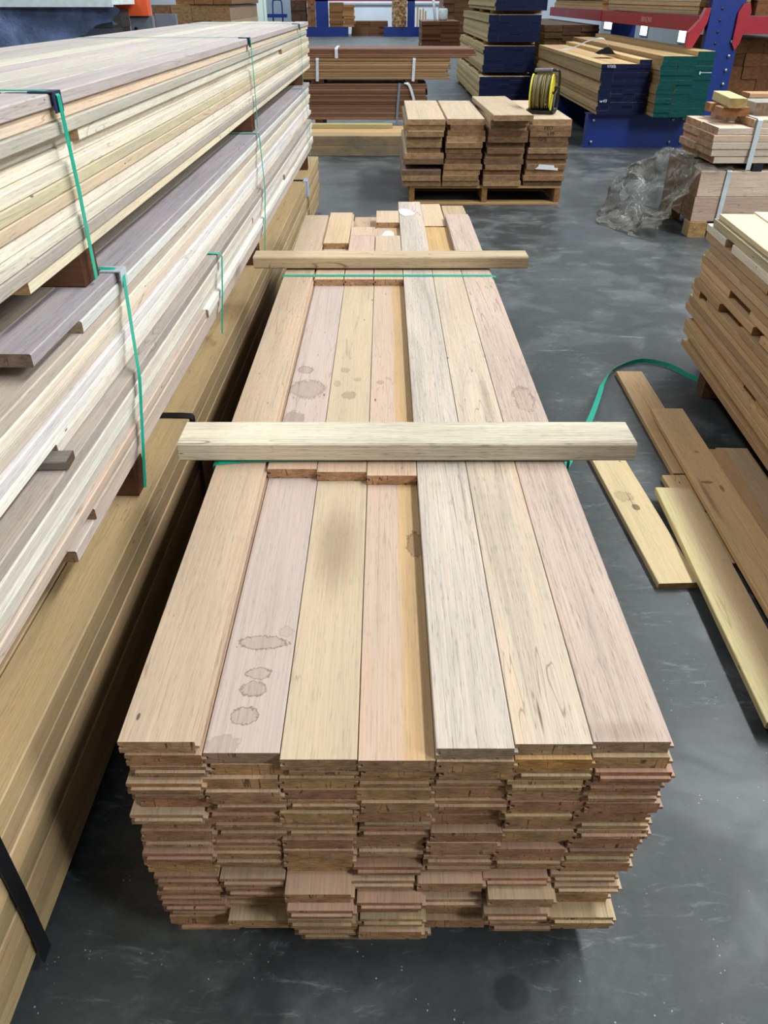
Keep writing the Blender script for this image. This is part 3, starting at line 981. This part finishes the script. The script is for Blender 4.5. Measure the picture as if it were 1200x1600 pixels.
obj('crank', tube_mesh('crank', catmull([(0.086, 0, 0.155), (0.10, 0, 0.155), (0.108, -0.02, 0.185), (0.108, -0.05, 0.20), (0.12, -0.055, 0.20), (0.145, -0.055, 0.20)], 4), 0.010, 8), 'black', reel)
prof = [(-0.10, 0.0), (0.10, 0.0), (0.118, 0.018), (0.118, 0.03), (-0.118, 0.03), (-0.118, 0.018)]
obj('base', poly_prism('base', prof, 0.20), 'black', reel, (0, -0.10, 0))

# ------------------------------------------------------------------ beams and pack at the right, with film
def x_pack(name, label, x0, y0, z0, L, nc, nl, w, t, pal_, mat, seed, jit=0.012, rz=0.0, cat='timber pack', endjit=0.02, hide=True):
    """Pack whose boards run along +X from x0; front face towards -Y."""
    rr = random.Random(seed)
    root = thing(name, label, cat, (x0, y0, z0), rz)
    for k in range(nl):
        for c in range(nc):
            if hide and 0 < k < nl - 1 and 0 < c < nc - 1:
                continue
            e = rr.uniform(-endjit, endjit)
            obj('plank', plank_mesh(w - 0.002, t - 0.001, L + rr.uniform(-endjit, endjit), 0.004), mat, root, (L + e, w * (c + 0.5) + rr.uniform(-jit, jit) * 0.4, k * t), (0, 0, math.pi / 2), pick(pal_, 0.2, rr))
    return root


P_BEAM = [(204, 182, 160), (196, 172, 150)]
bm = x_pack('beam_pair', 'two thick weathered beams under film and white strap at the right', 2.28, 5.95, 0.11, 2.4, 3, 2, 0.24, 0.174, P_BEAM, 'bearerwood', 61, 0.0, endjit=0.006)
for x in (0.04, 1.3, 2.2):
    for y in (0.0, 0.58):
        obj('foot_block', plank_mesh(0.13, 0.109, 0.13, 0.003), 'wood', bm, (x + 0.02, y - 0.01, -0.11), col=lin((206, 178, 130)))
obj('strap', ribbon_mesh('strap', [(0.205, 0.74, 0.352), (0.205, 0.0, 0.353), (0.204, -0.008, 0.345), (0.195, -0.010, 0.0), (0.195, 0.02, -0.004)], [(1, 0, 0)] * 2 + [(1, 0, 0.3)] * 3, 0.034), 'strap_white', bm)
up = x_pack('timber_pack', 'pale square-sawn timber pack on the beams at the right, white strap', 2.33, 5.95, 0.508, 2.3, 2, 5, 0.33, 0.0465, [(214, 192, 170), (206, 184, 164), (222, 204, 182), (208, 180, 156)], 'wood', 62, 0.02, endjit=0.018, hide=False)
for c, L in ((0, 2.05), (1, 2.12)):
    obj('plank', plank_mesh(0.31, 0.05, L, 0.002), 'wood', up, (2.3, 0.165 + 0.33 * c, 5 * 0.0465), (0, 0, math.pi / 2), lin((216, 192, 164)))
for x in (0.35, 1.8):
    obj('bearer', plank_mesh(0.07, 0.049, 0.66, 0.002), 'black', up, (x, 0.0, -0.05))
obj('strap', ribbon_mesh('strap', [(0.285, 0.68, 0.29), (0.285, 0.0, 0.288), (0.284, -0.012, 0.28), (0.277, -0.014, 0.0), (0.277, -0.012, -0.04)], [(1, 0, 0)] * 2 + [(1, 0, 0.2)] * 3, 0.034), 'strap_white', up)
zu = 0.508 + 5 * 0.0465 + 0.05
def small(name, label, w, t, L, loc, rz, col, mat='wood', rx=0.0):
    return tag(obj(name, plank_mesh(w, t, L, 0.003), mat, None, loc, (rx, 0, rz), lin(col)), label, 'offcut')
small('timber_offcut', 'small brown offcut sticking out left under the yellowish block', 0.10, 0.056, 0.21, (2.625, 6.45, zu + 0.001), math.pi / 2, (180, 138, 100))
small('timber_offcut', 'yellowish rough block resting skewed on top of the right timber pack', 0.115, 0.060, 0.54, (2.49, 6.08, zu + 0.058), -0.13, (206, 190, 138))
small('timber_offcut', 'brown block under the near end of the yellowish block', 0.20, 0.056, 0.14, (2.50, 6.12, zu + 0.001), 0.0, (170, 128, 92))
small('timber_offcut', 'grey weathered block beside the yellowish one on the right timber pack', 0.20, 0.085, 0.48, (2.745, 6.14, zu + 0.001), 0.0, (156, 150, 142), 'grey')
small('loose_board', 'thin brown board lying behind the grey block on the right pack', 0.16, 0.030, 1.1, (3.80, 6.50, zu + 0.088), math.pi / 2, (176, 140, 106))
small('timber_offcut', 'brown block propping the thin board at the right edge', 0.16, 0.085, 0.30, (3.70, 6.50, zu + 0.001), math.pi / 2, (150, 118, 90))
small('timber_offcut', 'small cream block on the thin brown board at the right edge', 0.10, 0.055, 0.30, (3.22, 6.48, zu + 0.119), math.pi / 2, (214, 190, 150))

# crumpled clear film
def crumple(name, nu, nv, fn, mat, amp, freq, seed):
    V, F = [], []
    for i in range(nu + 1):
        for j in range(nv + 1):
            p = Vector(fn(i / nu, j / nv))
            q = p * freq + Vector((seed, seed * 1.7, 0))
            a = amp * (0.35 + 0.65 * min(1.0, (j / nv) * 1.5))
            p += Vector((mnoise.noise(q), mnoise.noise(q + Vector((31, 0, 0))), 0.8 * mnoise.noise(q + Vector((0, 47, 0))))) * a
            q2 = q * 2.7
            p += Vector((mnoise.noise(q2), mnoise.noise(q2 + Vector((31, 0, 0))), mnoise.noise(q2 + Vector((0, 47, 0))))) * a * 0.45
            p.z = max(0.006, p.z)
            V.append(tuple(p))
    for i in range(nu):
        for j in range(nv):
            a = i * (nv + 1) + j
            F.append((a, a + 1, a + nv + 2, a + nv + 1))
    return obj(name, mesh(name, V, F, False), mat)

def film_fn(u, v):
    # u across the beam ends (front -> back), v from the beam tops down and outward over the floor
    y = 5.90 + u * 0.95
    spread = 0.47 * (0.40 + 0.75 * math.sin(math.pi * min(1.0, u * 0.9 + 0.1)))
    if v < 0.22:
        f = v / 0.22
        return (2.52 - 0.24 * f, y, 0.474 + 0.008 * math.sin(9 * u + 7 * f))
    f = (v - 0.22) / 0.78
    x = 2.265 - spread * f ** 1.25
    z = 0.474 * (1 - f) ** (1.0 + 0.7 * math.sin(5.3 * u)) + 0.05 * math.sin(3 * u + 5 * f) * (1 - f)
    return (x, y - 0.10 * f * (1 - u) + 0.28 * f * u, z)
f1 = crumple('plastic_film', 60, 64, film_fn, 'film', 0.085, 7.0, 3.0)
tag(f1, 'crumpled clear plastic film hanging off the beam ends at the right', 'plastic film')

# ------------------------------------------------------------------ cantilever rack at the right
rk = thing('storage_rack', 'blue and red timber rack at the upper right with printed load beam', 'rack', (3.62, 10.15, 0))
RX = 3.62
up_me = boxes_mesh('upright', [(0.0, 0.37, 0.0, 0.10, 0.0, 2.6)])
obj('upright', up_me, 'rack_blue', rk)
obj('upright', up_me, 'rack_blue', rk, (0.1, 4.6, 0))
for k in range(9):
    o = obj('punched_hole', tube_mesh('punched_hole', [(0, 0.0, 0), (0, -0.003, 0)], 0.014, 8), 'black', rk, (0.12, -0.001, 0.62 + k * 0.11))
    if k < 4:
        obj('bolt', tube_mesh('bolt', [(0, 0.0, 0), (0, -0.02, 0)], 0.017, 6), 'zinc', rk, (0.30, -0.001, 0.66 + k * 0.14))
for y, x0 in ((-0.06, -1.22), (2.3, -1.15)):
    b = obj('base_arm', boxes_mesh('base_arm', [(x0, 0.02, y, y + 0.14, 0.0, 0.352), (x0 - 0.012, 0.03, y - 0.012, y + 0.152, 0.352, 0.362), (x0 - 0.012, 0.03, y - 0.012, y + 0.152, 0.0, 0.012)]), 'rack_blue', rk)
    if y < 0:
        for bx, bz in ((-1.15, 0.29), (-1.15, 0.06), (-0.08, 0.06), (-0.22, 0.06), (-0.04, 0.2), (-0.22, 0.30), (-0.10, 0.31)):
            obj('bolt', tube_mesh('bolt', [(bx, y, bz), (bx, y - 0.022, bz)], 0.018, 6), 'zinc', rk)
for y0, y1 in ((0.10, 4.6), (4.72, 9.3)):
    b = obj('load_beam', boxes_mesh('load_beam', [(-0.10, -0.02, y0, y1, 1.17, 1.32)]), 'rack_red', rk)
    txt = '1500 KG MAX' if y0 < 1 else '1500'
    obj('load_print', text_mesh(txt, 0.085), 'beamtext', b, (-0.1012, (y0 + y1) / 2 - (0.25 if y0 < 1 else -0.5), 1.245), (math.pi / 2, 0, -math.pi / 2))
obj('load_beam', boxes_mesh('load_beam', [(0.36, 3.6, 0.02, 0.10, 1.15, 1.32)]), 'rack_red', rk)
obj('beam_bracket', poly_prism('beam_bracket', [(-0.20, 1.02), (-0.13, 1.02), (-0.015, 1.26), (0.0, 1.40), (-0.05, 1.40), (-0.10, 1.28), (-0.20, 1.17)], 0.09), 'rack_red', rk, (0, 0.0, 0))
obj('beam_bracket', poly_prism('beam_bracket', [(0.30, 1.06), (0.34, 1.0), (0.38, 1.06), (0.44, 1.36), (0.41, 1.44), (0.34, 1.44), (0.30, 1.36)], 0.03), 'rack_red', rk, (0, -0.032, 0))


def y_pack(name, label, x0, y0, z0, nc, nl, w, t, L, pal_, mat, seed, rz=0.0, jit=0.006, yj=0.015, hide=True, cat='timber pack', skip=lambda c, k: False):
    rr = random.Random(seed)
    root = thing(name, label, cat, (x0, y0, z0), rz)
    for k in range(nl):
        for c in range(nc):
            if skip(c, k):
                continue
            tight = mat in ('blue_end', 'green_end')
            obj('plank', plank_mesh(w - (0.0006 if tight else 0.003), t - (0.0006 if tight else 0.0015), L + rr.uniform(-0.05, 0.05), 0.0008 if tight else 0.004), mat, root, (w * (c + 0.5) + (rr.uniform(-jit, jit) * 2.2 if c == 0 else (0 if tight else rr.uniform(-jit, jit))), rr.uniform(-yj, yj) * (0.3 if tight else 1), k * t), col=pick(pal_, 0.16, rr))
    return root


pb = y_pack('timber_pack', 'long timber pack with dark blue painted ends on the rack base', 2.46, 9.98, 0.363, 4, 13, 0.138, 0.0425, 4.2, P_RACK, 'blue_end', 71, skip=lambda c, k: k == 12 and c < 3)
obj('chalk_mark', text_mesh('97006', 0.040), 'chalk', pb, (0.10, -0.018, 0.485), (math.pi / 2, 0, 0))
obj('chalk_mark', text_mesh('w49', 0.050), 'chalk', pb, (0.06, -0.018, 0.14), (math.pi / 2, 0, 0))
pg = y_pack('timber_pack', 'long timber pack with green painted ends beside the blue upright', 3.05, 9.74, 0.363, 3, 14, 0.19, 0.046, 4.9, P_RACK, 'green_end', 72, skip=lambda c, k: k == 13 and c < 2)
obj('chalk_mark', boxes_mesh('chalk_mark', [(0.44, 0.56, -0.018, -0.017, 0.44, 0.447), (0.425, 0.44, -0.018, -0.017, 0.425, 0.455)]), 'chalk', pg)
obj('base_arm', boxes_mesh('base_arm', [(-1.15, 0.02, 4.75, 4.89, 0.0, 0.352), (-1.162, 0.03, 4.74, 4.90, 0.352, 0.362)]), 'rack_blue', rk)
obj('base_arm', boxes_mesh('base_arm', [(-1.15, 0.02, 8.6, 8.74, 0.0, 0.352), (-1.162, 0.03, 8.59, 8.75, 0.352, 0.362)]), 'rack_blue', rk)
y_pack('timber_pack', 'dark timber pack in the deeper bay behind the blue-ended pack', 2.66, 15.0, 0.363, 3, 16, 0.30, 0.047, 4.5, [(104, 82, 60), (92, 72, 54)], 'dark', 77, cat='timber pack')
tag(crumple('black_bag', 10, 8, lambda u, v: (2.62 + 0.22 * u, 11.0 + 0.25 * (v - 0.5), 0.918 + 0.07 * math.sin(math.pi * u) * math.sin(math.pi * v)), 'cloth_black', 0.02, 9.0, 2.0), 'small black bag lying on the blue-ended pack', 'bag')
obj('strap', ribbon_mesh('strap', catmull([(0.0, 2.6, 0.515), (0.10, 2.2, 0.56), (0.22, 1.8, 0.66), (0.30, 1.4, 0.70), (0.36, 1.3, 0.62), (0.42, 1.25, 0.516)]), (0, 1, 0.2), 0.022), 'strap_white', pb)
y_pack('timber_pack', 'timber pack lying above the red printed load beam', 3.55, 10.35, 1.325, 3, 7, 0.19, 0.042, 4.2, [(196, 170, 130), (186, 160, 122), (204, 182, 146)], 'wood', 73)
y_pack('timber_pack', 'darker timber pack farther along above the red beam', 3.55, 14.95, 1.325, 3, 7, 0.19, 0.042, 4.2, P_RACK, 'wood', 74)
y_pack('timber_pack', 'brown timber pack right of the blue upright below the beam', 4.10, 10.6, 0.0, 4, 8, 0.20, 0.135, 1.5, [(150, 112, 80), (140, 104, 74), (162, 124, 90)], 'dark', 75)
y_pack('timber_pack', 'light brown timber pack right of the upright above the red beam', 4.16, 10.3, 1.325, 6, 3, 0.135, 0.14, 3.0, P_MIDBR, 'wood', 76)

# ------------------------------------------------------------------ four packs with dark blue ends
zz = 0.06
lab4 = ['bottom pack of the tower of dark blue ended timber', 'second pack from the bottom of the dark blue ended tower', 'third pack from the bottom of the dark blue ended tower', 'top pack of the dark blue ended tower, cut by the picture edge']
xs4 = [1.545, 1.60, 1.66, 1.76]
for i in range(4):
    yy = 14.25 + (0.0, 0.1, 0.15, 0.3)[i]
    pk = y_pack('timber_pack', lab4[i], xs4[i], yy, zz, 5, 7, 0.165, 0.0525, 4.6, P_YELLOW, 'blue_end', 80 + i, yj=0.01)
    for y in (0.5, 2.2, 3.9):
        obj('bearer', plank_mesh(0.08, 0.048, 0.84, 0.002), 'wood', pk, (0.83, y, -0.05), (0, 0, math.pi / 2), lin((170, 140, 100)))
    zz += 7 * 0.0525 + 0.052

# ------------------------------------------------------------------ brown packs lying across, behind the left stack
pm = x_pack('timber_pack', 'beige low pack wrapped in thin film, lying across behind the left stack', -2.42, 9.50, 0.0, 2.87, 3, 2, 0.27, 0.103, [(190, 158, 112), (184, 150, 106)], 'wood', 91, 0.0, endjit=0.02)
obj('lath', plank_mesh(0.12, 0.045, 2.5, 0.002), 'wood', pm, (2.52, 0.62, 0.207), (0, 0, math.pi / 2), lin((178, 162, 112)))
def wrap_sheet(u, v):
    x = -2.44 + 2.87 * u
    if v < 0.6:
        return (x, 9.492 + 0.0 * v, 0.205 - 0.20 * (v / 0.6))
    return (x, 9.49 - 0.10 * (v - 0.6), 0.008)
tag(crumple('plastic_film', 40, 10, wrap_sheet, 'film', 0.012, 5.0, 8.0), 'thin clear film over the front of the beige low pack', 'plastic film')
pd = x_pack('timber_pack', 'dark brown slatted pack lying across, lowest of three', -3.6, 11.2, 0.165, 4.16, 3, 14, 0.26, 0.0295, P_BROWN, 'dark', 92, endjit=0.03)
for x in (1.2, 2.75, 3.95):
    obj('bearer', plank_mesh(0.10, 0.164, 0.78, 0.002), 'dark', pd, (x, 0, -0.165), col=lin((100, 74, 54)))
obj('strap', ribbon_mesh('strap', [(3.80, 0.3, 0.416), (3.80, -0.01, 0.416), (3.78, -0.014, 0.2), (3.76, -0.012, -0.1)], (1, 0, 0), 0.03), 'steel', pd)
obj('strap', ribbon_mesh('strap', catmull([(3.86, 0.0, 0.42), (3.92, -0.02, 0.40), (3.98, -0.03, 0.25), (4.02, -0.03, 0.05), (4.04, -0.02, -0.1)]), (1, 0, 0.2), 0.032), 'strap_white', pd)
pm2 = x_pack('timber_pack', 'brown pack with two white straps, middle one of the three lying across', -3.6, 11.2, 0.625, 4.42, 3, 8, 0.25, 0.0285, P_MIDBR, 'wood', 93, endjit=0.03)
for x in (2.75, 3.95):
    obj('bearer', plank_mesh(0.16, 0.044, 0.74, 0.002), 'dark', pm2, (x, 0, -0.045), col=lin((90, 66, 50)))
for x in (2.76, 3.98):
    obj('strap', ribbon_mesh('strap', [(x, 0.7, 0.232), (x, -0.006, 0.232), (x, -0.012, 0.22), (x - 0.01, -0.012, -0.02)], (1, 0, 0), 0.036), 'strap_white', pm2)
pm3 = x_pack('timber_pack', 'thin dark pack with ragged ends, topmost of the three lying across', -3.6, 11.25, 0.856, 4.66, 3, 4, 0.22, 0.026, P_BROWN, 'dark', 94, endjit=0.12)
obj('strap', ribbon_mesh('strap', [(3.00, 0.6, 0.108), (3.0, -0.006, 0.108), (3.0, -0.012, 0.10), (3.0, -0.012, 0.0)], (1, 0, 0), 0.04), 'strap_white', pm3)

# ------------------------------------------------------------------ far end of the hall
br_ = y_pack('board_stack', 'dark brown slatted stack standing in the far aisle', 1.25, 30.0, 0.0, 2, 16, 0.62, 0.052, 2.5, P_BROWN, 'dark', 101, yj=0.03)
y_pack('board_stack', 'tall brown stack behind the dark slatted stack', 2.15, 33.5, 0.0, 3, 14, 0.42, 0.13, 2.5, [(150, 120, 94), (140, 112, 88)], 'dark', 102, yj=0.03)
rl = thing('film_roll', 'white roll of film standing on the dark far stack', 'roll', (2.0, 31.0, 0.835))
obj('roll_body', tube_mesh('roll_body', [(0, 0, 0), (0, 0, 0.06), (0, 0, 0.30), (0, 0, 0.34)], [0.12, 0.16, 0.16, 0.13], 14), 'white', rl)
obj('roll_core', tube_mesh('roll_core', [(0, 0, 0.30), (0, 0, 0.40)], 0.05, 10), 'grey_plastic', rl)
tag(obj('leaning_pole', tube_mesh('leaning_pole', [(1.72, 30.6, 0.835), (1.62, 30.9, 1.7)], 0.045, 8), 'white'), 'white pole leaning above the dark far stack', 'pole')

fr_ = thing('storage_rack', 'blue rack with red beam along the far wall', 'rack', (0, 41.0, 0))
for x0, x1 in ((-3.05, -2.50), (1.05, 1.38)):
    obj('upright', boxes_mesh('upright', [(x0, x1, 0, 0.2, 0, 2.6)]), 'rack_blue', fr_)
for x0, x1 in ((-3.95, -1.62), (0.0, 1.95)):
    obj('base_arm', boxes_mesh('base_arm', [(x0, x1, -0.15, 0.25, 0, 0.37)]), 'rack_blue', fr_)
obj('load_beam', boxes_mesh('load_beam', [(-4.0, 3.2, 0.0, 0.15, 1.34, 1.5)]), 'rack_red', fr_)
y_pack('board_stack', 'dark stack at the left end of the far rack', -4.15, 40.9, 0.372, 3, 8, 0.22, 0.125, 0.8, [(92, 78, 72), (104, 84, 70)], 'dark', 111)
y_pack('board_stack', 'narrow reddish stack beside the left upright of the far rack', -3.42, 40.86, 0.372, 2, 9, 0.16, 0.125, 0.8, [(160, 124, 96)], 'wood', 112)
y_pack('board_stack', 'brown stack right of the left upright of the far rack', -2.45, 40.86, 0.372, 1, 8, 0.62, 0.115, 0.8, P_MIDBR, 'wood', 113)
y_pack('board_stack', 'pale-edged brown stack on the end of the left far rack arm', -1.80, 40.84, 0.372, 1, 8, 0.50, 0.105, 0.8, [(196, 160, 116), (170, 130, 92)], 'wood', 114, jit=0.03)
y_pack('board_stack', 'low brown pack on the floor between the far rack arms', -1.5, 41.8, 0.0, 4, 5, 0.42, 0.115, 1.0, [(128, 96, 72)], 'dark', 115)
sb = y_pack('offcut_bundle', 'tall bundle of small pale stick ends on the far rack', 0.36, 40.84, 0.372, 8, 16, 0.082, 0.078, 0.6, [(222, 206, 176), (206, 184, 148), (232, 220, 196), (190, 160, 124)], M['pale'], 116, yj=0.04, cat='bundle')
for i, (x, h) in enumerate(((1.50, 0.74), (1.62, 0.66), (1.75, 0.70), (1.86, 0.60))):
    tag(obj('timber_post', plank_mesh(0.075, 0.09, h, 0.003), 'wood', None, (x, 41.0, 0.372), (math.pi / 2, 0, 0), lin((196, 164, 124))),
        ['post standing nearest the right upright of the far rack', 'second short post from the right far upright', 'third short post from the right far upright', 'last short post at the end of the far rack arm'][i], 'post', 'short posts on the far rack')
# blue hand truck near the door
ht = thing('hand_truck', 'blue hand truck standing by the grey door at the back', 'hand truck', (-4.95, 42.6, 0))
obj('frame', tube_mesh('frame', catmull([(-0.22, 0, 0.12), (-0.22, 0.05, 0.9), (-0.20, 0.08, 1.30), (-0.12, 0.08, 1.38), (0.12, 0.08, 1.38), (0.20, 0.08, 1.30), (0.22, 0.05, 0.9), (0.22, 0, 0.12)]), 0.035, 8), 'rack_blue', ht)
obj('plate', boxes_mesh('plate', [(-0.45, 0.45, -0.3, 0.05, 0.70, 0.84), (-0.3, 0.3, -0.3, 0.05, 0.06, 0.10)]), 'rack_blue', ht)
for x in (-0.28, 0.28):
    obj('wheel', disc_ring('wheel', 0.02, 0.12, x - 0.03, x + 0.03, 20), 'black', ht, (0, 0.1, 0.12))

# ------------------------------------------------------------------ upper left: rack with film-wrapped pack
lr = thing('storage_rack', 'grey rack upright with orange beam at the upper left', 'rack', (-2.72, 9.76, 0))
obj('upright', boxes_mesh('upright', [(0.0, 0.24, 0.0, 0.10, 0.0, 1.33), (0.02, 0.06, 0.10, 1.1, 0.1, 0.16), (0.0, 0.24, 1.1, 1.2, 0.0, 1.33)]), 'steel', lr)
obj('bolt', tube_mesh('bolt', [(0.06, 0.0, 1.22), (0.06, -0.02, 1.22)], 0.016, 6), 'black', lr)
obj('load_beam', boxes_mesh('load_beam', [(-2.9, 0.22, -0.05, 0.09, 1.332, 1.56)]), 'orange', lr)
wp = x_pack('timber_pack', 'dark pack under blue-grey film at the upper left', -5.8, 9.05, 0.0, 3.1, 2, 9, 0.30, 0.155, [(62, 66, 74), (74, 78, 88)], 'dark', 121)
tag(obj('cover_sheet', boxes_mesh('cover_sheet', [(-5.9, -2.62, 8.90, 9.68, 1.436, 1.545), (-5.9, -2.62, 8.88, 8.90, 1.418, 1.545)]), 'white'), 'white sheet covering the top of the film-wrapped pack', 'sheet')
def drape(u, v):
    x = -5.6 + 2.98 * u
    low = 0.98 + 0.42 * abs(u - 0.55) ** 1.3 * (0.6 if u < 0.55 else 2.0)
    z = 1.43 + (low - 1.43) * v
    return (x + 0.05 * math.sin(6 * v), 8.94 - 0.14 * math.sin(3.1 * u + 1.2) * v, z)
tag(crumple('plastic_film', 50, 18, drape, 'blue_film', 0.03, 2.0, 5.0), 'blue-grey plastic film draped over the dark pack at the upper left', 'plastic film')
y_pack('timber_pack', 'brown timber pack seen end-on beyond the orange beam', -3.55, 14.0, 0.0, 4, 7, 0.30, 0.20, 3.0, P_PALLET, 'wood', 122)
y_pack('timber_pack', 'upper brown pack stacked on the end-on pack beyond the orange beam', -3.15, 14.0, 1.405, 3, 3, 0.28, 0.06, 3.0, P_MIDBR, 'wood', 123)
